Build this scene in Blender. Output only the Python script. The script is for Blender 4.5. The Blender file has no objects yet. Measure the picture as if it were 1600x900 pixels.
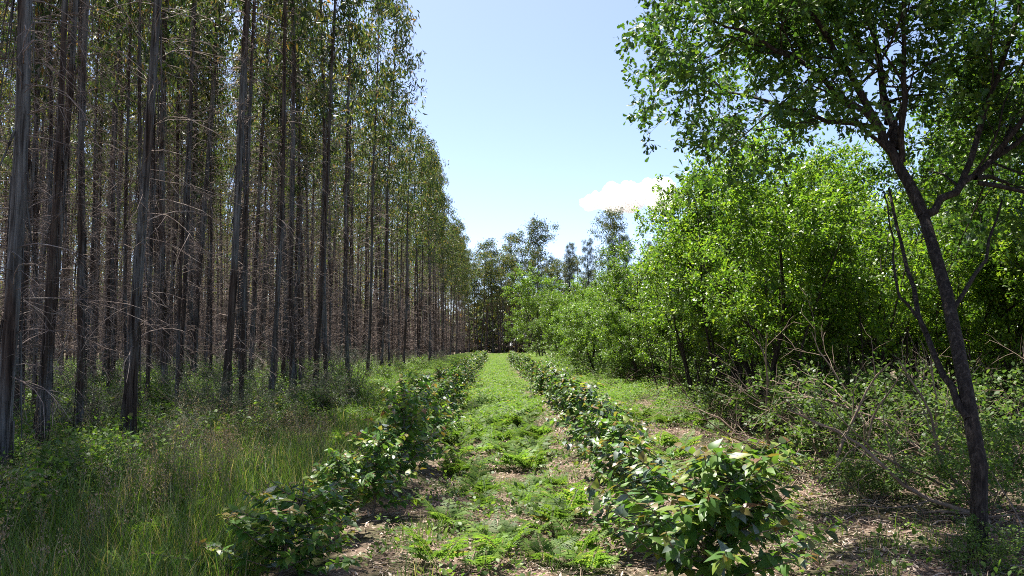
import bpy, math, random
import numpy as np
from mathutils import Vector, Matrix, Euler

PI = math.pi
sc = bpy.context.scene
COL = sc.collection
random.seed(7)

# ------------------------------------------------------------------ ground
def gh(x, y):
    """height of the ground"""
    x = np.asarray(x, float); y = np.asarray(y, float)
    h = 0.045*np.sin(0.9*x+0.4*y) + 0.04*np.sin(1.7*x-0.8*y+1.3) + 0.03*np.sin(0.35*y+2.0*x)
    h = h*np.exp(-(np.hypot(x, y)/60.0)**2)
    t = np.clip((-x-2.0)/4.0, 0, 1); h = h + 0.22*t*t*(3-2*t)
    t = np.clip((x-3.0)/4.0, 0, 1); h = h + 0.12*t*t*(3-2*t)
    # shallow ridges under the two planted rows
    h = h + 0.07*np.exp(-((x+1.25)/0.45)**2) + 0.07*np.exp(-((x-1.6)/0.45)**2)
    return h

# ------------------------------------------------------------------ mesh helpers
def mesh_from(name, chunks, mats, smooth=False):
    """chunks: list of (V(n,3), F(m,k), material index)"""
    Vs, Ls, Ss, Ms = [], [], [], []
    vo = 0; lo = 0
    for V, F, mi in chunks:
        V = np.asarray(V, np.float32).reshape(-1, 3); F = np.asarray(F, np.int32)
        if len(F) == 0: continue
        m, k = F.shape
        Vs.append(V); Ls.append((F+vo).ravel())
        Ss.append(lo+np.arange(m, dtype=np.int32)*k)
        Ms.append(np.full(m, mi, np.int32))
        vo += len(V); lo += m*k
    V = np.concatenate(Vs); L = np.concatenate(Ls); S = np.concatenate(Ss); M = np.concatenate(Ms)
    me = bpy.data.meshes.new(name)
    me.vertices.add(len(V)); me.vertices.foreach_set('co', V.ravel())
    me.loops.add(len(L)); me.loops.foreach_set('vertex_index', L)
    me.polygons.add(len(S)); me.polygons.foreach_set('loop_start', S)
    me.polygons.foreach_set('material_index', M)
    if smooth: me.polygons.foreach_set('use_smooth', np.ones(len(S), bool))
    for m in mats: me.materials.append(m)
    me.update(calc_edges=True)
    return me

def tube(path, rad, sides=5, rough=0.0, rng=None):
    P = np.asarray(path, float); n = len(P)
    R = np.broadcast_to(np.asarray(rad, float), (n,)).copy()
    T = np.gradient(P, axis=0); T /= np.linalg.norm(T, axis=1)[:, None]+1e-9
    ref = np.array([1.0, 0, 0]) if abs(T[:, 0]).mean() < 0.8 else np.array([0, 1.0, 0])
    A = np.cross(T, ref); A /= np.linalg.norm(A, axis=1)[:, None]+1e-9
    B = np.cross(T, A)
    a = np.arange(sides)*2*PI/sides
    RR = R[:, None]*np.ones((n, sides))
    if rough and rng is not None: RR = RR*(1+rough*rng.normal(size=(n, sides)))
    V = P[:, None, :] + RR[:, :, None]*(np.cos(a)[None, :, None]*A[:, None, :] + np.sin(a)[None, :, None]*B[:, None, :])
    i = np.arange(n-1)[:, None]*sides; j = np.arange(sides)[None, :]; j2 = (j+1) % sides
    F = np.stack([i+j, i+j2, i+sides+j2, i+sides+j], -1).reshape(-1, 4)
    return V.reshape(-1, 3), F

def join(parts):
    """parts: list of (V, F) with equal face size"""
    Vs, Fs, o = [], [], 0
    for V, F in parts:
        Vs.append(V); Fs.append(F+o); o += len(V)
    return np.concatenate(Vs), np.concatenate(Fs)

def frames(d, up=None, rng=None):
    """rotation matrices (n,3,3): local Y -> d, local Z -> close to up"""
    d = d/(np.linalg.norm(d, axis=1)[:, None]+1e-9)
    if up is None: up = rng.normal(size=d.shape)
    x = np.cross(d, up); x /= np.linalg.norm(x, axis=1)[:, None]+1e-9
    z = np.cross(x, d)
    return np.stack([x, d, z], -1)

def scatter(tV, tF, pos, R, s):
    n = len(pos); k = len(tV)
    s = np.asarray(s, float)
    if s.ndim == 1: s = s[:, None]*np.ones(3)
    V = np.einsum('nij,nkj->nki', R, tV[None]*s[:, None, :]) + pos[:, None, :]
    F = tF[None] + (np.arange(n)*k)[:, None, None]
    return V.reshape(-1, 3), F.reshape(-1, tF.shape[1])

def rotz(a):
    c, s = np.cos(a), np.sin(a); z = np.zeros_like(a); o = np.ones_like(a)
    return np.stack([np.stack([c, -s, z], -1), np.stack([s, c, z], -1), np.stack([z, z, o], -1)], -2)

# leaf templates (unit length along Y)
def t_rhomb(w, bend=-0.06):
    return np.array([[0, 0, 0], [w/2, .42, .06*w], [0, 1, bend*2], [-w/2, .42, .06*w]], float), np.array([[0, 1, 2, 3]])
def t_ovate(w, bend=-0.25, fold=.18):
    ys = np.array([0, .15, .38, .72, 1.0]); ws = np.array([.03, .40, .5, .26, .01])*w
    V = []
    for y, h in zip(ys, ws):
        z = bend*y*y
        V += [[-h, y, z+fold*h], [0, y, z], [h, y, z+fold*h]]
    F = []
    for i in range(4):
        a = i*3
        F += [[a, a+1, a+4, a+3], [a+1, a+2, a+5, a+4]]
    return np.array(V, float), np.array(F)
def t_oak(w=.62, bend=-.18):
    ys = np.array([0, .10, .2, .3, .37, .48, .56, .68, .75, .88, 1.0])
    ws = np.array([.03, .04, .13, .25, .17, .40, .25, .5, .32, .36, .05])*w
    V = []
    for y, h in zip(ys, ws):
        z = bend*y*y
        V += [[-h, y+.05*(h > .2*w), z+.12*h], [0, y, z], [h, y+.05*(h > .2*w), z+.12*h]]
    F = []
    for i in range(len(ys)-1):
        a = i*3
        F += [[a, a+1, a+4, a+3], [a+1, a+2, a+5, a+4]]
    return np.array(V, float), np.array(F)
def t_hex(w=.6, bend=-.1):
    return (np.array([[0, 0, 0], [w*.36, .3, .03], [w*.5, .66, 0], [0, 1, bend], [-w*.5, .66, 0], [-w*.36, .3, .03]], float),
            np.array([[0, 1, 2, 5], [5, 2, 3, 4]]))

# ------------------------------------------------------------------ materials
def new_mat(name):
    m = bpy.data.materials.new(name); m.use_nodes = True
    nt = m.node_tree; nt.nodes.clear()
    out = nt.nodes.new('ShaderNodeOutputMaterial')
    return m, nt, out
def N(nt, t, **kw):
    n = nt.nodes.new(t)
    for k, v in kw.items(): setattr(n, k, v)
    return n
def ramp(nt, stops, interp='LINEAR'):
    r = nt.nodes.new('ShaderNodeValToRGB'); r.color_ramp.interpolation = interp
    e = r.color_ramp.elements
    while len(e) < len(stops): e.new(0.5)
    for i, (p, c) in enumerate(stops):
        e[i].position = p; e[i].color = (c[0], c[1], c[2], 1)
    return r

def leaf_mat(name, stops, trans=.35, rough=.45, spec=.4, tint=1.6, objvar=.25):
    m, nt, out = new_mat(name)
    geo = N(nt, 'ShaderNodeNewGeometry'); oi = N(nt, 'ShaderNodeObjectInfo')
    r = ramp(nt, stops); nt.links.new(geo.outputs['Random Per Island'], r.inputs[0])
    hsv = N(nt, 'ShaderNodeHueSaturation')
    mr = N(nt, 'ShaderNodeMapRange'); mr.inputs['To Min'].default_value = 1-objvar; mr.inputs['To Max'].default_value = 1+objvar
    nt.links.new(oi.outputs['Random'], mr.inputs['Value']); nt.links.new(mr.outputs[0], hsv.inputs['Value'])
    nt.links.new(r.outputs[0], hsv.inputs['Color'])
    p = N(nt, 'ShaderNodeBsdfPrincipled'); p.inputs['Roughness'].default_value = rough
    p.inputs['Specular IOR Level'].default_value = spec
    nt.links.new(hsv.outputs[0], p.inputs['Base Color'])
    mul = N(nt, 'ShaderNodeMix', data_type='RGBA', blend_type='MULTIPLY'); mul.inputs[0].default_value = 1
    nt.links.new(hsv.outputs[0], mul.inputs[6]); mul.inputs[7].default_value = (tint*1.05, tint*1.1, tint*.55, 1)
    tr = N(nt, 'ShaderNodeBsdfTranslucent'); nt.links.new(mul.outputs[2], tr.inputs[0])
    mx = N(nt, 'ShaderNodeMixShader'); mx.inputs[0].default_value = trans
    nt.links.new(p.outputs[0], mx.inputs[1]); nt.links.new(tr.outputs[0], mx.inputs[2])
    nt.links.new(mx.outputs[0], out.inputs[0])
    return m

def bark_mat(name, stops, stretch=.07, scale=9, bump=.5, patch=None):
    m, nt, out = new_mat(name)
    tc = N(nt, 'ShaderNodeTexCoord'); oi = N(nt, 'ShaderNodeObjectInfo')
    vm = N(nt, 'ShaderNodeVectorMath', operation='ADD'); 
    sc_ = N(nt, 'ShaderNodeVectorMath', operation='SCALE'); sc_.inputs[3].default_value = 37
    cmb = N(nt, 'ShaderNodeCombineXYZ')
    for i in range(3): nt.links.new(oi.outputs['Random'], cmb.inputs[i])
    nt.links.new(cmb.outputs[0], sc_.inputs[0])
    nt.links.new(tc.outputs['Object'], vm.inputs[0]); nt.links.new(sc_.outputs[0], vm.inputs[1])
    mp = N(nt, 'ShaderNodeMapping'); mp.inputs['Scale'].default_value = (1, 1, stretch)
    nt.links.new(vm.outputs[0], mp.inputs[0])
    no = N(nt, 'ShaderNodeTexNoise'); no.inputs['Scale'].default_value = scale; no.inputs['Detail'].default_value = 6
    no.inputs['Roughness'].default_value = .65; no.inputs['Distortion'].default_value = .6
    nt.links.new(mp.outputs[0], no.inputs['Vector'])
    r = ramp(nt, stops); nt.links.new(no.outputs[0], r.inputs[0])
    col = r.outputs[0]
    p = N(nt, 'ShaderNodeBsdfPrincipled'); p.inputs['Roughness'].default_value = .85; p.inputs['Specular IOR Level'].default_value = .2
    if patch:
        n2 = N(nt, 'ShaderNodeTexNoise'); n2.inputs['Scale'].default_value = 1.3; n2.inputs['Detail'].default_value = 3
        mp2 = N(nt, 'ShaderNodeMapping'); mp2.inputs['Scale'].default_value = (2.5, 2.5, .45)
        nt.links.new(vm.outputs[0], mp2.inputs[0]); nt.links.new(mp2.outputs[0], n2.inputs['Vector'])
        r2 = ramp(nt, [(.47, (0, 0, 0)), (.56, (1, 1, 1))]); nt.links.new(n2.outputs[0], r2.inputs[0])
        mx = N(nt, 'ShaderNodeMix', data_type='RGBA'); nt.links.new(r2.outputs[0], mx.inputs[0])
        nt.links.new(col, mx.inputs[6])
        r3 = ramp(nt, patch); nt.links.new(no.outputs[0], r3.inputs[0]); nt.links.new(r3.outputs[0], mx.inputs[7])
        col = mx.outputs[2]
    nt.links.new(col, p.inputs['Base Color'])
    b = N(nt, 'ShaderNodeBump'); b.inputs['Strength'].default_value = bump; b.inputs['Distance'].default_value = .03
    nt.links.new(no.outputs[0], b.inputs['Height']); nt.links.new(b.outputs[0], p.inputs['Normal'])
    nt.links.new(p.outputs[0], out.inputs[0])
    return m

M = {}
M['euc_bark'] = bark_mat('eucalyptus bark', [(.34, (.016, .010, .007)), (.47, (.052, .034, .025)), (.6, (.105, .076, .058)), (.8, (.19, .158, .13))], stretch=.05, scale=26, bump=1,
                         patch=[(.36, (.03, .024, .02)), (.5, (.115, .106, .096)), (.7, (.24, .23, .215))])
M['twig'] = bark_mat('dead twig', [(.3, (.09, .062, .05)), (.52, (.20, .15, .125)), (.72, (.40, .345, .30))], stretch=1, scale=3, bump=0)
M['oak_bark'] = bark_mat('oak bark', [(.34, (.014, .010, .008)), (.5, (.03, .022, .018)), (.62, (.065, .05, .04)), (.78, (.15, .13, .11))], stretch=.3, scale=30, bump=1)
M['branch'] = bark_mat('dry branch', [(.3, (.10, .07, .05)), (.55, (.22, .16, .12)), (.8, (.34, .28, .22))], stretch=1, scale=6, bump=.3)
M['euc_leaf'] = leaf_mat('eucalyptus leaf', [(0, (.022, .042, .02)), (.45, (.042, .066, .024)), (.75, (.08, .105, .03)), (.92, (.15, .14, .04)), (1, (.20, .105, .04))], trans=.38, rough=.5, spec=.22, tint=1.7)
M['oak_leaf'] = leaf_mat('oak leaf', [(0, (.038, .085, .012)), (.5, (.075, .142, .015)), (.85, (.125, .195, .018)), (1, (.18, .23, .026))], trans=.42, rough=.4, spec=.4, tint=1.75)
M['dark_oak_leaf'] = leaf_mat('mature oak leaf', [(0, (.022, .055, .012)), (.5, (.04, .085, .014)), (.85, (.07, .13, .018)), (1, (.12, .18, .025))], trans=.32, rough=.42, spec=.35, tint=1.75)
M['shade_leaf'] = leaf_mat('bush leaf', [(0, (.045, .088, .022)), (.5, (.078, .138, .03)), (1, (.125, .18, .04))], trans=.4, rough=.5, spec=.25)
M['bramble'] = leaf_mat('bramble leaf', [(0, (.04, .08, .02)), (.5, (.078, .145, .026)), (.9, (.14, .21, .036)), (1, (.16, .13, .05))], trans=.42, rough=.5, spec=.25)
M['gorse'] = leaf_mat('gorse needle', [(0, (.03, .048, .024)), (.6, (.05, .075, .033)), (1, (.10, .095, .05))], trans=.15, rough=.55)
M['sap_leaf'] = leaf_mat('sapling leaf', [(0, (.046, .105, .022)), (.5, (.082, .17, .03)), (.8, (.135, .22, .034)), (1, (.20, .22, .04))], trans=.34, rough=.4, spec=.26, tint=1.7, objvar=.12)
M['sap_glauc'] = leaf_mat('glaucous leaf', [(0, (.07, .105, .075)), (.6, (.11, .15, .11)), (1, (.18, .215, .18))], trans=.2, rough=.45, spec=.35, tint=1.3, objvar=.1)
M['sap_young'] = leaf_mat('young bronze leaf', [(0, (.18, .085, .04)), (.35, (.18, .13, .035)), (1, (.14, .17, .035))], trans=.35, rough=.42, spec=.35)
M['fern'] = leaf_mat('bracken', [(0, (.06, .115, .024)), (.6, (.095, .165, .03)), (.95, (.14, .20, .04)), (1, (.2, .15, .07))], trans=.42, rough=.55, spec=.2, objvar=.35)
M['fern_dead'] = leaf_mat('dead bracken', [(0, (.12, .075, .045)), (1, (.24, .17, .11))], trans=.2, rough=.7, spec=.1)
M['grass'] = leaf_mat('grass blade', [(0, (.045, .09, .018)), (.5, (.075, .14, .022)), (.8, (.13, .19, .035)), (.88, (.24, .20, .10)), (1, (.32, .26, .16))], trans=.36, rough=.45, spec=.35)
M['seed'] = leaf_mat('grass seed head', [(0, (.20, .14, .10)), (.6, (.30, .22, .165)), (1, (.40, .32, .25))], trans=.25, rough=.7, spec=.1)
M['straw'] = leaf_mat('straw litter', [(0, (.10, .066, .048)), (.3, (.27, .19, .145)), (.7, (.44, .34, .27)), (1, (.55, .47, .40))], trans=.1, rough=.8, spec=.15, tint=1)
M['needle'] = leaf_mat('pine needle', [(0, (.03, .05, .028)), (1, (.06, .085, .045))], trans=.15, rough=.5)

def ground_mat():
    m, nt, out = new_mat('forest soil')
    tc = N(nt, 'ShaderNodeTexCoord')
    def noise(s, d=6, rg=.6):
        n = N(nt, 'ShaderNodeTexNoise'); n.inputs['Scale'].default_value = s; n.inputs['Detail'].default_value = d
        n.inputs['Roughness'].default_value = rg; nt.links.new(tc.outputs['Object'], n.inputs['Vector']); return n
    a = noise(14, 8, .7)
    r = ramp(nt, [(.3, (.035, .024, .018)), (.43, (.12, .083, .063)), (.56, (.24, .17, .13)), (.72, (.36, .28, .225))])
    nt.links.new(a.outputs[0], r.inputs[0])
    b = noise(.9, 5, .6)
    r2 = ramp(nt, [(.42, (0, 0, 0)), (.62, (1, 1, 1))]); nt.links.new(b.outputs[0], r2.inputs[0])
    g = ramp(nt, [(.3, (.02, .022, .010)), (.6, (.05, .07, .022)), (.8, (.08, .11, .035))]); nt.links.new(a.outputs[0], g.inputs[0])
    mx = N(nt, 'ShaderNodeMix', data_type='RGBA'); nt.links.new(r2.outputs[0], mx.inputs[0])
    nt.links.new(r.outputs[0], mx.inputs[6]); nt.links.new(g.outputs[0], mx.inputs[7])
    p = N(nt, 'ShaderNodeBsdfPrincipled'); p.inputs['Roughness'].default_value = .95; p.inputs['Specular IOR Level'].default_value = .1
    nt.links.new(mx.outputs[2], p.inputs['Base Color'])
    bp = N(nt, 'ShaderNodeBump'); bp.inputs['Strength'].default_value = .9; bp.inputs['Distance'].default_value = .05
    nt.links.new(a.outputs[0], bp.inputs['Height']); nt.links.new(bp.outputs[0], p.inputs['Normal'])
    nt.links.new(p.outputs[0], out.inputs[0])
    return m
M['ground'] = ground_mat()

# ------------------------------------------------------------------ object helpers
def link(name, me, parent=None, **props):
    o = bpy.data.objects.new(name, me); COL.objects.link(o)
    if parent is not None: o.parent = parent
    for k, v in props.items(): o[k] = v
    return o
def thing(name, loc, label, cat, group=None, rz=0, scale=1, tilt=(0, 0)):
    o = bpy.data.objects.new(name, None); COL.objects.link(o)
    o.empty_display_size = .2
    o.location = loc; o.rotation_euler = (tilt[0], tilt[1], rz)
    o.scale = scale if hasattr(scale, '__len__') else (scale,)*3
    o['label'] = label; o['category'] = cat
    if group: o['group'] = group
    return o
def single(name, me, loc, label, cat, group=None, rz=0, scale=1, tilt=(0, 0)):
    o = link(name, me); o.location = loc; o.rotation_euler = (tilt[0], tilt[1], rz)
    o.scale = scale if hasattr(scale, '__len__') else (scale,)*3
    o['label'] = label; o['category'] = cat
    if group: o['group'] = group
    return o
def at(x, y, dz=0.0): return (float(x), float(y), float(gh(x, y))+dz)

# ------------------------------------------------------------------ ground sheet
def axis(lo, hi, a, b, n):
    mid = np.linspace(a, b, n)
    left = a-np.geomspace(1, a-lo+1, 14)[1:][::-1]+1
    right = b+np.geomspace(1, hi-b+1, 14)[1:]-1
    return np.concatenate([left, mid, right])
gx = axis(-1800, 1800, -14, 14, 150); gy = axis(-300, 2600, -2, 40, 190)
GX, GY = np.meshgrid(gx, gy); GZ = gh(GX, GY)
nx, ny = len(gx), len(gy)
i = np.arange(ny-1)[:, None]*nx; j = np.arange(nx-1)[None]
F = np.stack([i+j, i+j+1, i+j+1+nx, i+j+nx], -1).reshape(-1, 4)
link('ground', mesh_from('ground', [(np.stack([GX, GY, GZ], -1), F, 0)], [M['ground']], True), kind='structure')

# ------------------------------------------------------------------ tree growth
def path_from(rng, p, d, L, n, wob, up):
    P = [np.array(p, float)]; d = np.array(d, float)
    for _ in range(n):
        d = d + rng.normal(size=3)*wob; d[2] += up/n
        d /= np.linalg.norm(d); P.append(P[-1]+d*L/n)
    return np.array(P)

class Growth:
    def __init__(self, seed):
        self.rng = np.random.default_rng(seed); self.wood = []; self.sites = []; self.sdirs = []
    def limb(self, path, r0, r1, sides=6, rough=0.0):
        path = np.asarray(path, float)
        self.wood.append(tube(path, np.linspace(r0, r1, len(path)), sides, rough, self.rng))
    def spread(self, path, r0, r1, specs, az0=None):
        rng = self.rng; path = np.asarray(path, float); sp = specs[0]
        n = int(round(sp['n']*rng.uniform(.85, 1.15))); az = rng.uniform(0, 6.28) if az0 is None else az0
        m = len(path)-1
        for k in range(n):
            t = sp['t0']+(1-sp['t0'])*(k+rng.uniform(0, 1))/n
            f = min(t*m, m-1e-3); a = int(f); p = path[a]+(path[a+1]-path[a])*(f-a)
            tan = path[a+1]-path[a]; tan = tan/(np.linalg.norm(tan)+1e-9)
            az += 2.4+rng.uniform(-.4, .4)
            ref = np.array([0, 0, 1.]) if abs(tan[2]) < .9 else np.array([1., 0, 0])
            u = np.cross(tan, ref); u /= np.linalg.norm(u)+1e-9; v = np.cross(tan, u)
            ang = sp['ang']+rng.uniform(-.25, .25)
            d = tan*math.cos(ang)+(u*math.cos(az)+v*math.sin(az))*math.sin(ang)
            L = rng.uniform(*sp['L'])*(1-sp.get('fall', .4)*t)
            cp = path_from(rng, p, d, L, sp.get('seg', 4), sp['wob'], sp['up'])
            r = max((r0+(r1-r0)*t)*sp.get('rr', .5), .003)
            self.wood.append(tube(cp, np.linspace(r, r*.35, len(cp)), 5 if r > .02 else 3))
            if len(specs) > 1: self.spread(cp, r, r*.35, specs[1:])
            else:
                ns = sp.get('sites', 4)
                for q in range(ns):
                    tt = .3+.7*(q+1)/ns; ff = min(tt*(len(cp)-1), len(cp)-1-1e-3); b = int(ff)
                    self.sites.append(cp[b]+(cp[b+1]-cp[b])*(ff-b)); self.sdirs.append(cp[b+1]-cp[b])
    def leaves(self, template, per, size, spreadr=.05, fwd=.7, up=.3, flat=.8, keep=None):
        rng = self.rng; S = np.array(self.sites); D = np.array(self.sdirs)
        D = D/(np.linalg.norm(D, axis=1)[:, None]+1e-9)
        if keep is not None: k = keep(S); S, D = S[k], D[k]
        S = np.repeat(S, per, 0); D = np.repeat(D, per, 0); n = len(S)
        d = D*fwd+rng.normal(size=(n, 3))*.75; d[:, 2] += up*.4-.1
        nrm = rng.normal(size=(n, 3))*(1-flat); nrm[:, 2] += flat
        pos = S+rng.normal(size=(n, 3))*spreadr
        return scatter(template[0], template[1], pos, frames(d, nrm), rng.uniform(size[0], size[1], n))

# ------------------------------------------------------------------ plantation eucalypts
def euc_variant(seed, H=17.0, crown0=.52, nlive=21, tall=False, rc=1.5, clumps=(2, 5)):
    rng = np.random.default_rng(seed)
    n = 18
    z = np.linspace(-.15, H, n); t = np.clip(z/H, 0, 1)
    ph = rng.uniform(0, 6.28, 4); lean = rng.normal(size=2)*.22
    x = lean[0]*t+.10*np.sin(ph[0]+3.3*t)+.05*np.sin(ph[1]+9*t); y = lean[1]*t+.10*np.sin(ph[2]+3.1*t)+.05*np.sin(ph[3]+8*t)
    x -= x[0]; y -= y[0]
    path = np.stack([x, y, z], -1)
    R = .056*(1-t)**.7+.012+.04*np.exp(-np.maximum(z, 0)/.25)
    tr = [tube(path, R, 10, .06, rng)]
    def on(zz):
        return np.array([np.interp(zz, z, x), np.interp(zz, z, y), zz]), np.interp(zz, z, R)
    # loose bark ribbons hanging down the stem
    rib = []
    for _ in range(46):
        zz = rng.uniform(.6, H*.7); c, r = on(zz); a = rng.uniform(0, 6.28)
        L = rng.uniform(.4, 1.6); k = 5
        aa = a+np.linspace(0, rng.uniform(-.5, .5), k); out_ = r+.008+np.linspace(0, rng.uniform(.01, .12), k)**1.0
        zs = zz-np.linspace(0, L, k)
        P = np.stack([c[0]+np.cos(aa)*out_, c[1]+np.sin(aa)*out_, zs], -1)
        rib.append(tube(P, np.linspace(rng.uniform(.006, .018), .004, k), 3))
    # dead twigs
    tw = []
    nd = 16 if tall else 135
    for _ in range(nd):
        zz = rng.uniform(1.0, H*.62)**1.0; c, r = on(zz); a = rng.uniform(0, 6.28)
        L = rng.uniform(.35, 1.5)
        d = np.array([math.cos(a), math.sin(a), rng.uniform(-.1, .8)])
        P = path_from(rng, c+np.array([math.cos(a), math.sin(a), 0])*r*.6, d, L, 5, .13, -rng.uniform(.5, 1.7))
        tw.append(tube(P, np.linspace(rng.uniform(.004, .0095), .0022, 6), 3))
        for _ in range(rng.integers(0, 4)):
            q = rng.integers(1, 5)
            d2 = (P[q+1]-P[q])/L*5+rng.normal(size=3)*.6
            P2 = path_from(rng, P[q], d2, L*rng.uniform(.25, .6), 3, .2, -.4)
            tw.append(tube(P2, np.linspace(.0045, .002, 4), 3))
    # live branches with hanging leaf clumps
    br = []; pos = []
    for k in range(nlive):
        u = (k+rng.uniform(0, 1))/nlive
        zz = H*(crown0+(1-crown0)*u**.8)*.985
        c, r = on(zz); a = k*2.4+rng.uniform(-.5, .5)
        s = math.sin(PI*min(1, .12+.85*u))**.6
        L = rc*rng.uniform(.45, 1.15)*(.45+.65*s)*(1.1-.3*u)
        d = np.array([math.cos(a), math.sin(a), rng.uniform(.5, 1.1)])
        P = path_from(rng, c, d, L, 5, .12, -rng.uniform(.3, 1.0))
        br.append(tube(P, np.linspace(max(.008, r*.35), .004, 6), 4))
        for q in range(rng.integers(*clumps)):
            f = rng.uniform(1.6, 4.99); b = int(f)
            pos.append(P[b]+(P[b+1]-P[b])*(f-b)+rng.normal(size=3)*np.array([.16, .16, .14]))
    C = np.array(pos); per = 20
    S = np.repeat(C, per, 0); m = len(S)
    S = S+rng.normal(size=(m, 3))*np.array([.15, .15, .19])*(2.2 if tall else 1)
    d = rng.normal(size=(m, 3))*.55; d[:, 2] -= .8
    V, F_ = scatter(*t_rhomb(.28, -.1), S, frames(d, rng=rng), rng.uniform(.15, .31, m)*(1.7 if tall else 1))
    trunk = mesh_from('trunk', [(tr[0][0], tr[0][1], 0)] + [(v, f, 0) for v, f in [join(rib)]], [M['euc_bark']], True)
    twigs = mesh_from('dead_twigs', [(*join(tw), 0)], [M['twig']])
    crown = mesh_from('crown', [(*join(br), 0), (V, F_, 1)], [M['twig'], M['euc_leaf']])
    return trunk, twigs, crown

EUC = [euc_variant(s) for s in range(11, 18)]
EDGE = [euc_variant(s, crown0=.47, nlive=34, rc=1.95, clumps=(3, 6)) for s in range(31, 35)]
TALL = [euc_variant(s, H=25, crown0=.64, nlive=26, tall=True, rc=3.6, clumps=(6, 10)) for s in range(41, 44)]

def put_euc(var, x, y, h, label, group, rz=None, fat=1.0, base_h=17.0, name='eucalyptus_tree'):
    s = h/base_h
    o = thing(name, at(x, y), label, 'tree', group, random.uniform(0, 6.28) if rz is None else rz, (fat, fat, s))
    link('trunk', var[0], o); link('dead_twigs', var[1], o, kind='stuff'); link('crown', var[2], o)
    return o

rng = np.random.default_rng(5)
# front row along the track, measured in the photograph
FRONT = [
    (-5.15, 8.5, 18, 1.2, 'thick dark eucalyptus trunk at the left edge of the photo, wrapped in loose bark'),
    (-5.15, 11.5, 18, 1.05, 'straight bluish grey eucalyptus trunk third from the left edge, standing in pale seeding grass'),
    (-5.0, 14.9, 18, 1.08, 'bluish grey eucalyptus trunk with a thin second stem beside it and bare shaggy foot'),
    (-5.15, 18.6, 17.5, .85, 'slim eucalyptus trunk right of the shaggy footed one, among low ferns'),
    (-4.95, 19.9, 18, 1.0, 'eucalyptus with smooth greenish grey stem turning black and ragged halfway down'),
    (-5.1, 22.8, 17.5, .9, 'slim straight eucalyptus just right of the ragged black stemmed one'),
    (-5.0, 24.2, 18.5, 1.0, 'eucalyptus whose narrow crown leans out highest against the sky above the track'),
    (-5.1, 28.2, 18, .95, 'grey eucalyptus with leafy sprays hanging into the sky beside the tallest crown'),
    (-5.05, 32.0, 17.5, .95, 'eucalyptus with bare pale dead branches midway along the edge row'),
    (-5.1, 36.2, 18.2, .95, 'eucalyptus with the ragged crown that overhangs the notch in the skyline'),
    (-5.3, 41.0, 16.0, .9, 'shorter eucalyptus just before the notch in the skyline of the edge row'),
    (-5.2, 46.0, 15.0, .9, 'low crowned eucalyptus inside the notch of the plantation skyline'),
    (-5.0, 53.0, 15.8, 1.0, 'bushy topped eucalyptus standing alone just after the notch in the skyline'),
]
second = (-4.72, 15.0)
for q, (x, y, h, fat, lab) in enumerate(FRONT):
    put_euc(EDGE[q % 4], x, y, h, lab, 'eucalypts of the plantation edge row', fat=fat)
put_euc(EUC[2], -4.78, 15.25, 17, 'thin brown eucalyptus stem growing close behind a thicker bluish one', 'eucalypts of the plantation edge row', fat=.6)
for q, y in enumerate(np.arange(56, 140, 3.1)):
    put_euc(EDGE[(q*3+1) % 4], -5.05+rng.normal()*.2, y+rng.normal()*.4, rng.uniform(13.8, 18.6),
            'distant eucalyptus in the edge row that narrows towards the end of the track', 'far eucalypts of the edge row', fat=rng.uniform(.85, 1.05))
NAMED = {   # interior trees one can pick out
    (-7.75, 15.3): 'leaning blue grey eucalyptus trunk second from the left edge, dark flaked foot in ferns',
    (-8.0, 19.7): 'pale eucalyptus trunk between two darker ones, its foot hidden by a green bush',
    (-8.1, 21.8): 'dark slim eucalyptus directly right of a paler blue grey trunk inside the stand',
    (-8.1, 13.7): 'brown flaky eucalyptus trunk just right of the thick leftmost one',
}
for (x, y), lab in NAMED.items():
    put_euc(EUC[int(abs(x*10)+y) % 7], x, y, rng.uniform(16.5, 18.5), lab, 'eucalypts of the second planted row', fat=rng.uniform(1.0, 1.15))
spots = []
for k in range(1, 18):
    x0 = -5.1-2.6*k
    for y in np.arange(5.0, 140, 2.45):
        yy = y+rng.normal()*.4+(k % 2)*1.4; xx = x0+rng.normal()*.28
        if xx/yy < -.74 or xx/yy > -.036 or (k > 14 and rng.uniform() < .3): continue
        if any(abs(xx-a)+abs(yy-b) < 1.9 for a, b in NAMED): continue
        if rng.uniform() < .08: continue
        spots.append((math.hypot(xx, yy), xx, yy, k))
# thin suppressed stems between the first rows
for _ in range(46):
    yy = 8+22*rng.uniform(); xx = -5.6-rng.uniform()*min(9, yy*.45)
    if xx/yy > -.7: spots.append((math.hypot(xx, yy), xx, yy, 99))
spots.sort()
NEAR = spots[:225]; FARSPOTS = spots[225:]
for q, (d, x, y, k) in enumerate(NEAR):
    if d < 24: lab, grp = 'dark eucalyptus trunk a row or two inside the stand, in shade among ferns', 'shaded eucalypts just inside the plantation'
    else: lab, grp = 'slender eucalyptus deep inside the dark plantation with a lattice of dead twigs', 'eucalypts deep inside the plantation'
    put_euc(EUC[q*5 % 7], x, y, rng.uniform(11, 15) if k == 99 else rng.uniform(15.5, 18.5), lab, grp, fat=rng.uniform(.5, .75) if k == 99 else rng.uniform(.85, 1.15))

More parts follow.
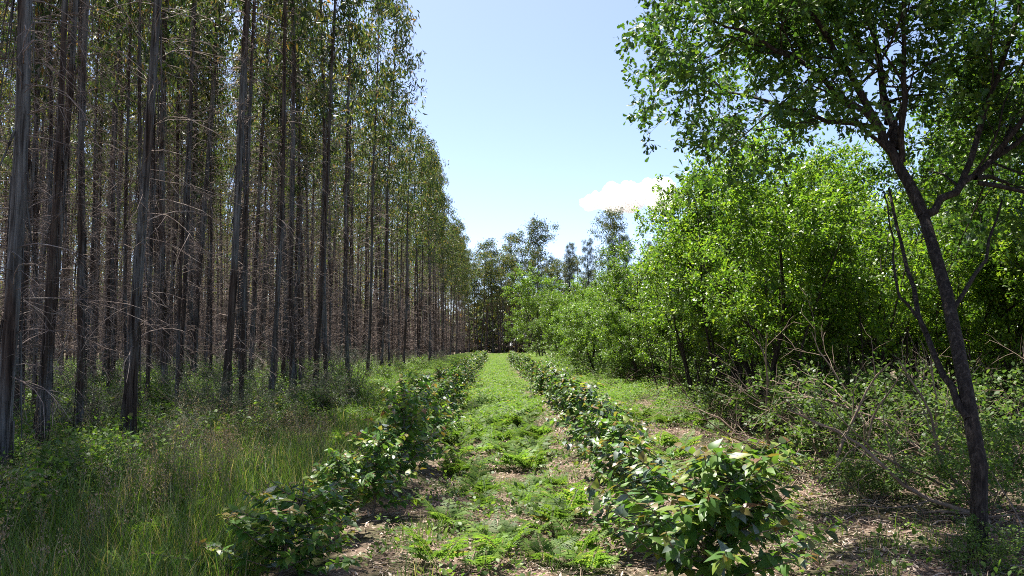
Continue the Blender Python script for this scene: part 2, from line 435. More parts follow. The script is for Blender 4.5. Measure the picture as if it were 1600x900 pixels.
# the rest of the plantation, a far-off wood: light versions merged in one mesh
def lite(var_seed, H=17):
    r = np.random.default_rng(var_seed)
    z = np.linspace(0, H, 7); P = np.stack([.1*np.sin(z*.3+var_seed), .1*np.cos(z*.25+var_seed), z], -1)
    tv, tf = tube(P, .11*(1-z/H)**.75+.012, 5)
    w = []
    for _ in range(42):
        zz = r.uniform(1, H*.6); a = r.uniform(0, 6.28); L = r.uniform(.5, 1.5)
        w.append(tube(path_from(r, (0, 0, zz), (math.cos(a), math.sin(a), .3), L, 3, .15, -1), np.linspace(.018, .008, 4), 3))
    wv, wf = join(w)
    nC = 42; u = r.uniform(0, 1, nC)**.85; zc = H*(.42+.57*u); rad = 1.45*np.sin(PI*(.1+.85*u))*r.uniform(.1, 1, nC)**.6; a = r.uniform(0, 6.28, nC)
    C = np.stack([rad*np.cos(a), rad*np.sin(a), zc], -1); S = np.repeat(C, 9, 0)+r.normal(size=(nC*9, 3))*.2
    d = r.normal(size=S.shape)*.55; d[:, 2] -= .7
    lv, lf = scatter(*t_rhomb(.4, -.1), S, frames(d, rng=r), r.uniform(.2, .34, len(S)))
    return (tv, tf), (wv, wf), (lv, lf)
chunks = []
groups = [[], [], []]
for q, (d, x, y, k) in enumerate(FARSPOTS): groups[q % 3].append((x, y))
for gi, g in enumerate(groups):
    if not g: continue
    g = np.array(g); n = len(g); pos = np.stack([g[:, 0], g[:, 1], gh(g[:, 0], g[:, 1])], -1)
    R = rotz(rng.uniform(0, 6.28, n)); s = np.stack([np.ones(n), np.ones(n), rng.uniform(.9, 1.08, n)], -1)
    for mi, (v, f) in enumerate(lite(60+gi)):
        chunks.append((*scatter(v, f, pos, R, s), mi))
o = link('distant_plantation', mesh_from('distant_plantation', chunks, [M['euc_bark'], M['twig'], M['euc_leaf']]), kind='stuff')
o['label'] = 'far mass of eucalyptus stems filling the back of the plantation'; o['category'] = 'forest'

# trees beside and behind the photographer whose shade falls into the picture
for q, (x, y) in enumerate([(-5.1, 5.4), (-5.2, 2.4), (-8, 6.6), (-8.1, 3.6), (-8, .6), (-5.1, -.6), (-10.9, 8), (-10.8, 5)]):
    put_euc(EDGE[q % 4], x, y, 17.5, 'eucalyptus of the plantation beside the camera, outside the picture', 'eucalypts beside the camera')

# far woods round the whole place: a mass nobody could count
def woods():
    r = np.random.default_rng(90); n = 55000
    a = r.uniform(-.85, .85, n); u = r.uniform(0, 1, n)
    crest = 12+2.0*np.sin(a*23)+1.8*np.sin(a*57+1)
    d = 172+r.uniform(0, 25, n); z = crest*u
    c = np.stack([np.sin(a)*d, np.cos(a)*d, z], -1); c = np.repeat(c, 2, 0)+r.normal(size=(2*n, 3))*.9
    k = c[:, 2] > 0; c = c[k]
    dd = r.normal(size=c.shape); dd[:, 2] -= .4
    return scatter(*t_rhomb(.55, -.1), c, frames(dd, rng=r), r.uniform(.7, 1.6, len(c)))
o = link('distant_woods', mesh_from('distant_woods', [(*woods(), 0)], [M['euc_leaf']]), kind='stuff')
o['label'] = 'far dark woods closing the view behind all other trees'; o['category'] = 'forest'

# ------------------------------------------------------------------ oaks
def oak_variant(seed, H=7.0, stems=2, low=.22, leaf=(.065, .11), per=12, r=2.6):
    g = Growth(seed); rng = g.rng
    for s in range(stems):
        a = rng.uniform(0, 6.28); lean = rng.uniform(.05, .3)
        P = path_from(rng, (.12*math.cos(a), .12*math.sin(a), -.1), (math.cos(a)*lean, math.sin(a)*lean, 1), H*rng.uniform(.8, .95), 9, .09, .3)
        r0 = .085 if s == 0 else .06
        g.limb(P, r0, .012, 8, .05)
        g.spread(P, r0, .012, [
            dict(n=10/stems+4, t0=low, L=(r*.65, r*1.15), ang=1.05, up=.35, wob=.13, fall=.55, seg=6, rr=.45),
            dict(n=7, t0=.35, L=(.5, 1.1), ang=.9, up=.2, wob=.16, fall=.35, seg=4, rr=.5),
            dict(n=4, t0=.2, L=(.2, .5), ang=.8, up=.1, wob=.2, fall=.2, seg=3, rr=.5, sites=3)])
    wood = mesh_from('trunk', [(*join(g.wood), 0)], [M['oak_bark']], True)
    V, F_ = g.leaves(t_hex(.55), per, leaf, .06)
    return wood, mesh_from('crown', [(V, F_, 0)], [M['oak_leaf']])
OAK = [oak_variant(100+s, low=.32 if s < 3 else .22, stems=[1, 2, 2, 3, 1, 2][s]) for s in range(6)]

def put_oak(v, x, y, h, label, group, wide=1.0, name='oak_tree', cat='tree'):
    s = h/7.2
    o = thing(name, at(x, y), label, cat, group, random.uniform(0, 6.28), (s*wide, s*wide, s))
    link('trunk', OAK[v][0], o); link('crown', OAK[v][1], o)
    return o
HEDGE = [   # the sunlit woodland edge right of the track
    (5.7, 14.6, 5.6, 0, 'bright green oak with a clean dark trunk at the front of the woodland edge'),
    (6.4, 17.8, 6.7, 1, 'tallest looking bright oak next to the big dark oak, forked behind brush'),
    (5.9, 21.5, 6.8, 2, 'broad leafy oak second back along the woodland edge with multiple stems'),
    (6.5, 25.5, 7.4, 3, 'high sunlit oak that touches the white cloud on the skyline'),
    (6.0, 30.0, 6.6, 4, 'yellow green oak third in the sloping line below the cloud'),
    (6.5, 35.5, 7.0, 5, 'pale yellow green oak in the middle of the sloping woodland edge'),
    (6.3, 42.0, 6.3, 1, 'low rounded oak spreading toward the track in the woodland edge'),
    (6.6, 50.0, 6.3, 3, 'small rounded oak before the far end of the woodland edge'),
    (6.2, 60.0, 6.6, 2, 'far oak low over the track edge beside the round green tree'),
    (6.6, 70.0, 7.6, 4, 'farthest bright oak of the woodland edge near the end of the track'),
]
for x, y, h, v, lab in HEDGE: put_oak(v, x+(-.3 if y < 20 else .6 if y < 34 else 0), y, h, lab, 'oaks of the sunlit woodland edge', 1.0)
BEHIND = [(8.6, 12.5, 5.9), (9.6, 16, 7.4), (10.5, 20, 8), (9.6, 24, 7.5), (10, 29, 7.8), (9.5, 34.5, 7.5), (10, 41, 7.5), (10, 49, 7.8), (10, 58, 8), (10.5, 68, 8.5),
          (11.2, 14.2, 6), (13, 18, 7), (13.6, 23, 7.6), (14, 30, 8), (13.5, 38, 8), (14, 47, 8.4), (14.5, 60, 9), (16.5, 24, 8.2), (18, 32, 8.8), (18, 44, 9),
          (8.2, 19.6, 7.5), (8.1, 27.5, 7.4), (8.2, 38.4, 7.4)]
for q, (x, y, h) in enumerate(BEHIND):
    put_oak(q % 6, x, y, h, 'shaded oak standing behind the sunlit front of the woodland edge', 'oaks deeper in the right-hand wood')
for q, (x, y, h) in enumerate([(5.6, 29.5, 3.6), (5.5, 34.0, 4.3), (5.0, 38.0, 4.3), (5.4, 43.0, 4.6), (4.9, 47.5, 4.4), (5.2, 53.0, 4.8), (5.0, 58.5, 4.6), (5.3, 65.0, 5.0), (5.0, 71.0, 4.6)]):
    put_oak([3, 5, 4][q % 3], x, y, h, 'low bright oak scrub leafy to the ground along the front of the woodland edge', 'oak scrub along the woodland edge', 1.3)
for q in range(22):
    y = rng.uniform(15, 34); x = rng.uniform(7.5, 7.5+y*.42)
    if x/y > .72: continue
    put_oak([3, 4, 5][q % 3], x, y, rng.uniform(3.2, 5.2), 'shaded oak standing behind the sunlit front of the woodland edge', 'oaks deeper in the right-hand wood', 1.25)
# round green tree at the end of the track
put_oak(3, 5.6, 92, 11.6, 'round bright green tree standing free at the end of the track', None, .95, 'broadleaf_tree')

# slender young trees and pole stems that make the thicket
def slender_variant(seed, H=4.6):
    g = Growth(seed); rng = g.rng
    for k in range(rng.integers(2, 5)):
        a = rng.uniform(0, 6.28); o_ = rng.uniform(.05, .35)
        P = path_from(rng, (.15*math.cos(a), .15*math.sin(a), -.1), (math.cos(a)*o_, math.sin(a)*o_, 1), H*rng.uniform(.7, 1.05), 9, .08, .2)
        r0 = rng.uniform(.018, .035); g.limb(P, r0, .006, 6, .04)
        keep = len(g.sites)
        g.spread(P, r0, .006, [dict(n=7, t0=.08, L=(.4, 1.1), ang=1.1, up=-.3, wob=.2, fall=.3, seg=4, rr=.35), dict(n=3, t0=.3, L=(.15, .4), ang=.8, up=-.1, wob=.2, fall=.2, seg=3, rr=.5, sites=1)])
        del g.sites[keep:]; del g.sdirs[keep:]
        g.spread(P, r0, .006, [dict(n=10, t0=.38, L=(.5, 1.2), ang=.95, up=.3, wob=.15, fall=.4, seg=4, rr=.4), dict(n=5, t0=.25, L=(.2, .5), ang=.8, up=.1, wob=.2, fall=.2, seg=3, rr=.5, sites=3)])
    V, F_ = g.leaves(t_hex(.55), 9, (.055, .095), .05)
    return mesh_from('trunk', [(*join(g.wood), 0)], [M['oak_bark']], True), mesh_from('crown', [(V, F_, 0)], [M['oak_leaf']])
SLEN = [slender_variant(700+s) for s in range(4)]
q = 0
while q < 62:
    y = 13.5+30*rng.uniform()**1.3; x = 5.2+rng.uniform()**1.2*min(10, y*.38)
    if x/y > .69: continue
    s_ = rng.uniform(.75, 1.25)
    o = thing('young_oak_tree', at(x, y), 'slender many stemmed young oak in the thicket under the woodland edge', 'tree', 'young oaks in the right-hand thicket', random.uniform(0, 6.28), s_)
    link('trunk', SLEN[q % 4][0], o); link('crown', SLEN[q % 4][1], o); q += 1

# the big dark oak in front
def big_oak():
    g = Growth(781); rng = g.rng
    g.limb([(3.87, 6.45, -0.10), (3.89, 6.44, 0.15), (3.90, 6.40, 0.77), (3.98, 6.67, 1.38), (4.25, 7.37, 2.23), (4.39, 7.99, 3.11)], .066, .05, 12, .06)
    g.limb([(3.87, 6.45, -.12), (3.875, 6.448, -.02), (3.885, 6.445, .1), (3.895, 6.43, .3)], .13, .06, 12, .12)
    fork = (4.38, 7.96, 3.06)
    spec = [dict(n=9, t0=.22, L=(.8, 1.8), ang=.95, up=.25, wob=.15, fall=.35, seg=5, rr=.5),
            dict(n=6, t0=.25, L=(.35, .9), ang=.85, up=.1, wob=.18, fall=.3, seg=4, rr=.5),
            dict(n=4, t0=.2, L=(.14, .36), ang=.8, up=.05, wob=.2, fall=.2, seg=3, rr=.6, sites=3)]
    limbs = [
        ([fork, (4.33, 8.24, 3.68), (4.13, 8.32, 4.07), (3.80, 8.25, 4.62), (3.38, 8.06, 5.14), (2.86, 7.93, 5.59)], .062, 1.0),
        ([(4.13, 8.32, 4.07), (3.44, 8.19, 4.62), (2.73, 8.00, 4.94), (2.15, 7.80, 5.05)], .034, .9),
        ([fork, (4.74, 8.03, 3.31), (5.22, 8.12, 3.70), (5.85, 8.06, 4.16), (6.50, 7.93, 4.62)], .045, 1.0),
        ([(4.27, 8.28, 3.83), (4.32, 8.58, 4.68), (4.23, 8.71, 5.72), (4.16, 8.84, 7.15)], .05, 1.1),
        ([(4.33, 8.24, 3.68), (4.29, 8.06, 4.55), (4.16, 7.80, 5.46), (4.03, 7.67, 6.50)], .036, .9),
        ([(4.82, 8.06, 3.37), (5.20, 8.19, 4.29), (5.53, 8.06, 5.20), (5.72, 7.93, 6.11)], .036, 1.0),
        ([(4.29, 8.45, 4.16), (4.36, 8.7, 4.78), (4.2, 9.1, 5.50), (4.03, 9.3, 6.2)], .036, 1.0),
        ([(4.13, 8.32, 4.07), (3.64, 8.97, 4.42), (3.12, 9.62, 4.81), (2.73, 10.27, 5.33)], .03, .9),
        ([(4.80, 7.7, 3.35), (5.3, 7.6, 3.2), (5.9, 7.5, 3.3), (6.4, 7.4, 3.5)], .026, 1.0),
        ([(5.22, 8.12, 3.70), (5.6, 7.8, 4.3), (5.9, 7.5, 4.9), (6.2, 7.2, 5.4)], .03, 1.0),
        ([(4.98, 8.04, 3.48), (5.52, 8.61, 3.62), (6.17, 9.25, 3.62), (6.84, 9.81, 3.76)], .03, 1.0),
        ([(5.22, 8.12, 3.70), (5.72, 8.5, 4.16), (6.11, 8.9, 4.65), (6.50, 9.3, 5.17)], .032, 1.0),
    ]
    for P, r, k in limbs:
        P = np.array(P); 
        # finer, slightly crooked
        t = np.linspace(0, len(P)-1, len(P)*3-2); Q = np.stack([np.interp(t, range(len(P)), P[:, c]) for c in range(3)], -1)
        Q[1:-1] += rng.normal(size=(len(Q)-2, 3))*.022
        g.limb(Q, r, r*.3, 8, .04)
        g.spread(Q, r, r*.3, spec)
    # thin lower stems, almost leafless
    for P, r in [([(3.91, 6.54, 1.14), (3.89, 6.86, 1.49), (4.03, 7.44, 2.04), (4.26, 8.16, 2.79), (4.37, 8.62, 3.48)], .034),
                 ([(3.97, 7.23, 1.86), (3.85, 7.47, 2.21), (3.99, 7.85, 2.79), (4.05, 8.11, 3.34)], .016),
                 ([(4.19, 7.21, 2.04), (4.72, 7.53, 2.59), (5.09, 7.79, 3.20)], .022)]:
        P = np.array(P); t = np.linspace(0, len(P)-1, len(P)*3-2); Q = np.stack([np.interp(t, range(len(P)), P[:, c]) for c in range(3)], -1)
        Q[1:-1] += rng.normal(size=(len(Q)-2, 3))*.015
        g.limb(Q, r, r*.4, 7, .04)
    V, F_ = g.leaves(t_oak(), 8, (.05, .095), .045, fwd=.8, flat=.6, keep=lambda S: S[:, 2] > 2.85)
    wood = mesh_from('trunk', [(*join(g.wood), 0)], [M['oak_bark']], True)
    leaf = mesh_from('crown', [(V, F_, 0)], [M['dark_oak_leaf']])
    o = thing('oak_tree', (0, 0, 0), 'big dark oak with a leaning trunk whose crown overhangs the upper right sky', 'tree')
    base = Vector(at(3.88, 6.44))
    o.location = base
    for n_, me in (('trunk', wood), ('crown', leaf)):
        me.transform(Matrix.Translation((-base.x, -base.y, 0)))
        link(n_, me, o)
big_oak()

# ------------------------------------------------------------------ trees closing the far end
def pine_variant(seed, H=19):
    g = Growth(seed); rng = g.rng
    P = path_from(rng, (0, 0, -.1), (0, 0, 1), H, 10, .02, 0); g.limb(P, .2, .02, 7)
    g.spread(P, .16, .02, [dict(n=34, t0=.45, L=(2.0, 3.0), ang=1.25, up=.45, wob=.08, fall=.75, seg=5, rr=.3),
                           dict(n=7, t0=.2, L=(.4, .9), ang=.9, up=.5, wob=.1, fall=.4, seg=3, rr=.5, sites=3)])
    V, F_ = g.leaves(t_rhomb(.09, 0), 16, (.28, .42), .1, fwd=.5, up=1)
    return mesh_from('trunk', [(*join(g.wood), 0)], [M['oak_bark']], True), mesh_from('crown', [(V, F_, 0)], [M['needle']])
PINE = [pine_variant(s) for s in (201, 202)]
def put_pine(v, x, y, h, label, group):
    o = thing('pine_tree', at(x, y), label, 'tree', group, random.uniform(0, 6.28), h/19)
    link('trunk', PINE[v][0], o); link('crown', PINE[v][1], o)
for x, y, h, lab, v in [
    (8.6, 152, 25.5, 'tall round headed eucalyptus rising over the far wood, left of the cloud', 0),
    (22.8, 152, 27.3, 'lone tall eucalyptus standing dark in front of the white cloud', 1),
    (3.9, 150, 23.0, 'smaller emergent eucalyptus left of the tall round headed one', 2),
    (-1.6, 150, 21.0, 'thin topped eucalyptus showing just right of the plantation edge', 1)]:
    put_euc(TALL[v], x, y, h, lab, 'emergent trees over the far wood', base_h=25, fat=1.15)
for q, (x, y) in enumerate([(-4.5, 143), (-2.4, 141), (-.2, 143), (1.8, 140), (3.9, 143), (6.0, 145), (8.2, 143), (10.2, 146), (-5.6, 146), (-3.0, 145), (.9, 146), (3.2, 149), (7.2, 148), (9.3, 150), (11.6, 150), (13.2, 146), (16, 147), (18, 150), (20.5, 149), (-3.4, 149), (1, 150), (5.5, 152), (12.4, 144), (14.4, 149), (-1.4, 146.5), (2.8, 147)]):
    put_euc(EDGE[q % 4], x, y, rng.uniform(15.8, 18.8), 'dark olive eucalyptus in the wall of trees closing the track', 'eucalypts closing the end of the track', fat=1.6)
for q, (x, y, h) in enumerate([(17.2, 140, 20), (20.4, 142, 21), (13.2, 138, 19), (24.5, 140, 21), (28, 143, 20)]):
    put_pine(q % 2, x, y, h, 'greyish pine in the far wood above the woodland edge', 'pines in the far wood')
for q, (x, y, h) in enumerate([(4.0, 132, 6.0), (9.8, 112, 9), (12, 100, 9.5), (13.5, 84, 9.5), (17, 120, 10), (21, 112, 10), (9.6, 82, 8.2)]):
    put_oak(q % 6, x, y, h, 'green broadleaf tree low at the foot of the far wood', 'broadleaf trees at the foot of the far wood', 1.2, 'broadleaf_tree')
for q in range(46):
    x = 13+rng.uniform(0, 1)**1*26; y = rng.uniform(20, 62)
    if x/y > .74: continue
    put_euc(EUC[q % 7], x, y, rng.uniform(10, 12), 'thin grey eucalyptus stem glimpsed behind the oaks of the right-hand wood', 'eucalypts behind the right-hand wood', fat=.8)

# ------------------------------------------------------------------ eucalyptus saplings in two rows
def sapling_variant(seed, H=1.15, R=.5, leaf=(.05, .112), n=34, glauc=.3):
    rng = np.random.default_rng(seed); wood = []; pos = []; dr = []; tip = []
    P0 = path_from(rng, (0, 0, -.05), (rng.normal()*.05, rng.normal()*.05, 1), H*1.02, 7, .06, .1)
    wood.append(tube(P0, np.linspace(.014, .004, 8), 6)); stems = [(P0, .25)]
    for k in range(n):
        t = .08+.85*(k+.5)/n; f = t*6.99; b = int(f); p = P0[b]+(P0[b+1]-P0[b])*(f-b)
        a = k*2.4+rng.uniform(-.3, .3); L = R*rng.uniform(.7, 1.2)*(1.15-.8*t)
        P = path_from(rng, p, (math.cos(a), math.sin(a), rng.uniform(.3, 1.0)), L*1.15, 5, .1, .35)
        wood.append(tube(P, np.linspace(.007, .003, 6), 4)); stems.append((P, .15))
    for P, t0 in stems:
        L = np.linalg.norm(np.diff(P, axis=0), axis=1).sum(); m = max(3, int(L/.034))
        for q in range(m):
            t = t0+(1-t0)*(q+.5)/m; f = min(t, .999)*(len(P)-1); b = int(f); p = P[b]+(P[b+1]-P[b])*(f-b)
            tan = P[b+1]-P[b]; tan /= np.linalg.norm(tan)
            u = np.cross(tan, (math.sin(q*1.57+b), math.cos(q*1.57), .3)); u /= np.linalg.norm(u)
            for s in (-1, 1):
                pos.append(p); d = s*u+tan*.45+rng.normal(size=3)*.3; d[2] -= .25; dr.append(d); tip.append(t)
    pos = np.array(pos); dr = np.array(dr); tip = np.array(tip); m = len(pos)
    up = rng.normal(size=(m, 3))*.38; up[:, 2] += 1
    sz = rng.uniform(leaf[0], leaf[1], m)*np.where(tip > .85, .7, 1)
    hz = pos[:, 2]/H
    kind = np.where((tip > .86) & (rng.uniform(size=m) < .25+.5*hz), 2, np.where(rng.uniform(size=m) < glauc, 1, 0))
    ch = []
    R_ = frames(dr, up)
    for k in (0, 1, 2):
        q = kind == k
        if q.any(): ch.append((*scatter(*t_ovate(.54, -.34), pos[q], R_[q], sz[q]), k))
    return mesh_from('stem', [(*join(wood), 0)], [M['branch']], True), mesh_from('leaves', ch, [M['sap_leaf'], M['sap_glauc'], M['sap_young']], True)
SAP = [sapling_variant(300+s, glauc=[.06, .28, .12, .32, .08, .2][s]) for s in range(6)]
SAPB = sapling_variant(330, H=1.2, R=.62, n=60, leaf=(.05, .115), glauc=.12)
SAPL = sapling_variant(331, H=.95, R=.62, n=50, leaf=(.045, .105), glauc=.08)
def put_sap(v, x, y, h, wide, lab, grp, base=1.15):
    s = h/base
    o = thing('eucalyptus_sapling', at(x, y), lab, 'sapling', grp, random.uniform(0, 6.28), (wide*s, wide*s, s))
    link('stem', v[0], o); link('leaves', v[1], o)
ORD = ['nearest', 'second', 'third', 'fourth', 'fifth', 'sixth', 'seventh', 'eighth', 'ninth']
LOOKR = ['broad bushy sapling with large glossy leaves', 'bronze tipped bushy sapling', 'pale leaved bushy sapling', 'dark green leafy sapling', 'grey green sapling', 'bluish rounded sapling', 'small grey sapling', 'small pale sapling']
LOOKL = ['low sprawling sapling with yellow green tips', 'dark blue green sapling', 'tall dark sapling with orange tips', 'dense dark sapling', 'rounded dark green sapling', 'dark sapling', 'small dark sapling', 'small upright sapling', 'small rounded sapling']
RIGHT = [(1.45, 5.8, 1.08, 1.18), (1.28, 7.0, .98, 1.1), (1.52, 8.5, .98, 1.1), (1.5, 10.3, 1.0, 1.15), (1.55, 12.3, 1.05, 1.15), (1.6, 14.4, 1.05, 1.1), (1.65, 16.8, 1.1, 1.1), (1.65, 19.3, 1.1, 1.1)]
LEFT = [(-1.55, 5.9, .64, 1.3), (-1.4, 6.95, .74, 1.25), (-1.2, 8.0, .86, 1.15), (-1.1, 9.3, 1.15, 1.05), (-1.12, 11.2, 1.2, 1.05), (-1.1, 13.4, 1.2, 1.05), (-1.05, 15.8, 1.15, 1.0), (-1.1, 18.2, 1.15, 1.0), (-1.1, 20.8, 1.1, 1.0)]
for q, (x, y, h, w) in enumerate(RIGHT):
    v = SAPB if q == 0 else SAP[(q*2+1) % 6]
    put_sap(v, x, y, h, w*1.35, f'{LOOKR[q]}, {ORD[q]} in the row right of the track', 'saplings planted along the track', 1.2 if q == 0 else 1.15)
for q, (x, y, h, w) in enumerate(LEFT):
    v = SAPL if q == 0 else SAP[[4, 0, 2, 4, 2, 0, 4, 2, 0][q]]
    put_sap(v, x, y, h, w*1.3, f'{LOOKL[q]}, {ORD[q]} in the row left of the track', 'saplings planted along the track', .95 if q == 0 else 1.15)
for side, xs in ((-1, -1.1), (1, 1.65)):
    y = 22.0
    q = 0
    while y < 72:
        put_sap(SAP[(q*3+side) % 6], xs+rng.normal()*.12, y, rng.uniform(.9, 1.25), rng.uniform(1.15, 1.4),
                ('small distant sapling in the receding row left of the track' if side < 0 else 'small distant sapling in the receding row right of the track'),
                'far saplings left of the track' if side < 0 else 'far saplings right of the track')
        y += rng.uniform(2.0, 2.8); q += 1

# ------------------------------------------------------------------ bracken
def frond(rng, L, a, rise, droop):
    n = 16; P = path_from(rng, (0, 0, 0), (math.cos(a)*.7, math.sin(a)*.7, rise), L, n, .03, -droop)
    ps, ds, nz, sz = [], [], [], []
    st = tube(P, np.linspace(.005, .0015, n+1), 3)
    for q in range(4, n+1):
        tan = P[q]-P[q-1]; tan /= np.linalg.norm(tan)
        side = np.cross(tan, (0, 0, 1.)); side /= np.linalg.norm(side)+1e-9
        nn = np.cross(side, tan)
        t = (q-4)/(n-4); pl = L*.42*(1-t)**.85+.02
        for s in (-1, 1):
            d = s*side+tan*.5-np.array([0, 0, .15])+rng.normal(size=3)*.08; d /= np.linalg.norm(d)
            e = np.cross(d, nn); m = max(2, int(pl/.05))
            ps.append(P[q]); ds.append(d); nz.append(nn); sz.append((pl*.20, pl, pl))       # the pinna's own blade
            for k in range(m):
                u = (k+.5)/m; w = pl*.22*(1-u)**.7+.012
                for s2 in (-1, 1):
                    ps.append(P[q]+d*pl*u); ds.append(e*s2+d*.5); nz.append(nn); sz.append((w*.5, w, w))
    return st, np.array(ps), np.array(ds), np.array(nz), np.array(sz)
def fern_variant(seed, nf=6, L=(.42, .75), mat='fern'):
    rng = np.random.default_rng(seed); st = []; A = [[], [], [], []]
    for k in range(nf):
        r = frond(rng, rng.uniform(*L), k*6.28/nf+rng.uniform(-.4, .4), rng.uniform(.6, 1.5), rng.uniform(.7, 1.2))
        st.append(r[0])
        for q in range(4): A[q].append(r[q+1])
    ps, ds, nz, sz = [np.concatenate(a) for a in A]
    V, F_ = scatter(*t_rhomb(1.0, -.02), ps, frames(ds, nz), sz)
    sv, sf = join(st)
    return mesh_from('fern', [(sv, sf, 0), (V, F_, 0)], [M[mat]]), (V, F_)
FERN = [fern_variant(400+s, nf=[4, 5, 3, 4, 5][s]) for s in range(5)]
DEADFERN = [fern_variant(450+s, nf=4, L=(.35, .6), mat='fern_dead') for s in range(2)]

def patch(x, y):
    """0..1 patchiness field"""
    return .5+.25*math.sin(1.9*x+.7*y+1)+.25*math.sin(1.1*y-2.3*x+.4)
cnt = 0; tries = 0
near_labels = {0: 'light green bracken fern on the brown litter of the track', 1: 'bracken fern in the grass left of the sapling row', 2: 'light green bracken fern on the twiggy ground right of the saplings'}
while cnt < 285 and tries < 20000:
    tries += 1
    zone = rng.choice(3, p=[.68, .15, .17])
    if zone == 0: x = rng.uniform(-.65, 1.15); y = 5.6+20*rng.uniform()**1.1; keep = (.32 if y < 9 else .45 if y < 13 else 1.0)*(.3+patch(x, y))
    elif zone == 1: x = rng.uniform(-4.6, -1.9); y = rng.uniform(7, 24); keep = .5
    else: x = rng.uniform(2.1, 4.6); y = rng.uniform(6.6, 26); keep = patch(x, y)
    if rng.uniform() > keep or (zone == 0 and x > .75+.15*math.sin(y) and y > 8 and rng.uniform() < .85): continue
    single('fern', FERN[cnt % 5][0], at(x, y), near_labels[int(zone)], 'fern', ['ferns growing on the track', 'ferns in the left grass', 'ferns right of the saplings'][int(zone)],
           rng.uniform(0, 6.28), rng.uniform(.4, .85) if y < 12 else rng.uniform(.6, 1.05), (rng.normal()*.1, rng.normal()*.1))
    cnt += 1
for x, y, s, lab in [(2.55, 7.6, 1.15, 'bright bracken clump directly right of the nearest right-hand sapling'), (2.35, 8.3, 1.2, 'bright bracken clump behind another clump beside the right saplings'),
                     (.05, 6.9, .95, 'bracken fern with arching fronds in the middle of the near track'), (-2.65, 6.1, 1.0, 'pale bracken fern alone among the dark seeding grass at lower left'),
                     (.75, 6.35, .8, 'small bracken fern at the foot of the near right saplings')]:
    single('fern', FERN[int(s*20) % 5][0], at(x, y), lab, 'fern', None, rng.uniform(0, 6.28), s*.72)
# continuous bracken carpet farther along the track
def carpet(templ, name, pts, s, label, mat):
    n = len(pts); pos = np.stack([pts[:, 0], pts[:, 1], gh(pts[:, 0], pts[:, 1])], -1); q = np.arange(n) % len(templ); ch = []
    for k, (V, F_) in enumerate(templ):
        sel = q == k
        if sel.any(): ch.append((*scatter(V, F_, pos[sel], rotz(rng.uniform(0, 6.28, sel.sum())), s[sel]), 0))
    o = link(name, mesh_from(name, ch, [M[mat]]), kind='stuff'); o['label'] = label; o['category'] = 'ground cover'
    return o
def lite_fern(seed):
    r = np.random.default_rng(seed); n = 150; a = r.uniform(0, 6.28, n); rad = r.uniform(.03, .45, n)
    p = np.stack([rad*np.cos(a), rad*np.sin(a), .12+.28*np.sin(PI*np.clip(rad*1.6, 0, 1))+r.normal(size=n)*.04], -1)
    d = np.stack([np.cos(a+r.normal(size=n)*.8), np.sin(a+r.normal(size=n)*.8), r.normal(size=n)*.2-.1], -1)
    up = r.normal(size=(n, 3))*.3; up[:, 2] += 1
    return scatter(*t_rhomb(.3, -.1), p, frames(d, up), r.uniform(.05, .13, n))
LF = [lite_fern(s) for s in range(4)]
pts = np.stack([rng.uniform(-.8, 1.35, 1500), 13+76*rng.uniform(size=1500)**1.35], -1)
pts = pts[rng.uniform(size=1500) < np.clip((pts[:, 1]-12)/12, 0, 1)]
strip = (pts[:, 0] > .72+.2*np.sin(pts[:, 1]*.7)) & (pts[:, 1] < 95); pat = np.array([patch(a*1.3, b*.8) for a, b in pts])
pts = pts[(~strip | (rng.uniform(size=len(pts)) < .07)) & (rng.uniform(size=len(pts)) < .04+pat**1.7*1.15)]
pts[:, 0] += rng.normal(size=len(pts))*.12
pts2 = np.stack([rng.uniform(1.9, 5.5, 500), rng.uniform(18, 90, 500)], -1)
pts3 = np.stack([rng.uniform(-4.8, -1.6, 600), rng.uniform(16, 100, 600)], -1)
pts4 = np.stack([rng.uniform(-4.8, 7, 500), rng.uniform(70, 138, 500)], -1)
pts = np.concatenate([pts, pts2, pts3, pts4])
carpet(LF, 'bracken_carpet', pts, rng.uniform(.6, 1.15, len(pts)), 'light green bracken covering the far track and its verges', 'fern')

# ------------------------------------------------------------------ undergrowth on the plantation floor
def sprig(seed, n=64, h=.42, r=.3, leaf=(.03, .065), tmpl=t_hex(.62), updir=.25):
    g = np.random.default_rng(seed); a = g.uniform(0, 6.28, n); rad = r*np.sqrt(g.uniform(0, 1, n)); z = h*g.uniform(.1, 1, n)
    p = np.stack([rad*np.cos(a), rad*np.sin(a), z], -1)
    d = np.stack([np.cos(a), np.sin(a), np.full(n, updir)], -1)+g.normal(size=(n, 3))*.5
    up = g.normal(size=(n, 3))*.4; up[:, 2] += 1
    return scatter(*tmpl, p, frames(d, up), g.uniform(leaf[0], leaf[1], n))
SPR = [sprig(s) for s in range(5)]
def floor_pts(n):
    y = 6+80*rng.uniform(size=n)**1.7; x = -4.0-rng.uniform(size=n)**1.1*np.minimum(40, y*.75)
    return np.stack([x, y], -1)
p = floor_pts(4200); k = (p[:, 0]/p[:, 1] > -.72); p = p[k]
carpet(SPR, 'undergrowth', p, rng.uniform(.6, 1.5, len(p)), 'low bramble and fern undergrowth between the eucalyptus trunks', 'bramble')
p = np.stack([rng.uniform(3.6, 17, 2200), rng.uniform(6, 60, 2200)], -1); p = p[(p[:, 0] > 4.0+.4*np.sin(p[:, 1])) & (p[:, 0]/p[:, 1] < .75)]
q_ = np.stack([rng.uniform(7, 90, 2600), rng.uniform(35, 135, 2600)], -1); q_ = q_[q_[:, 0]/q_[:, 1] < .75]
p = np.concatenate([p, q_])
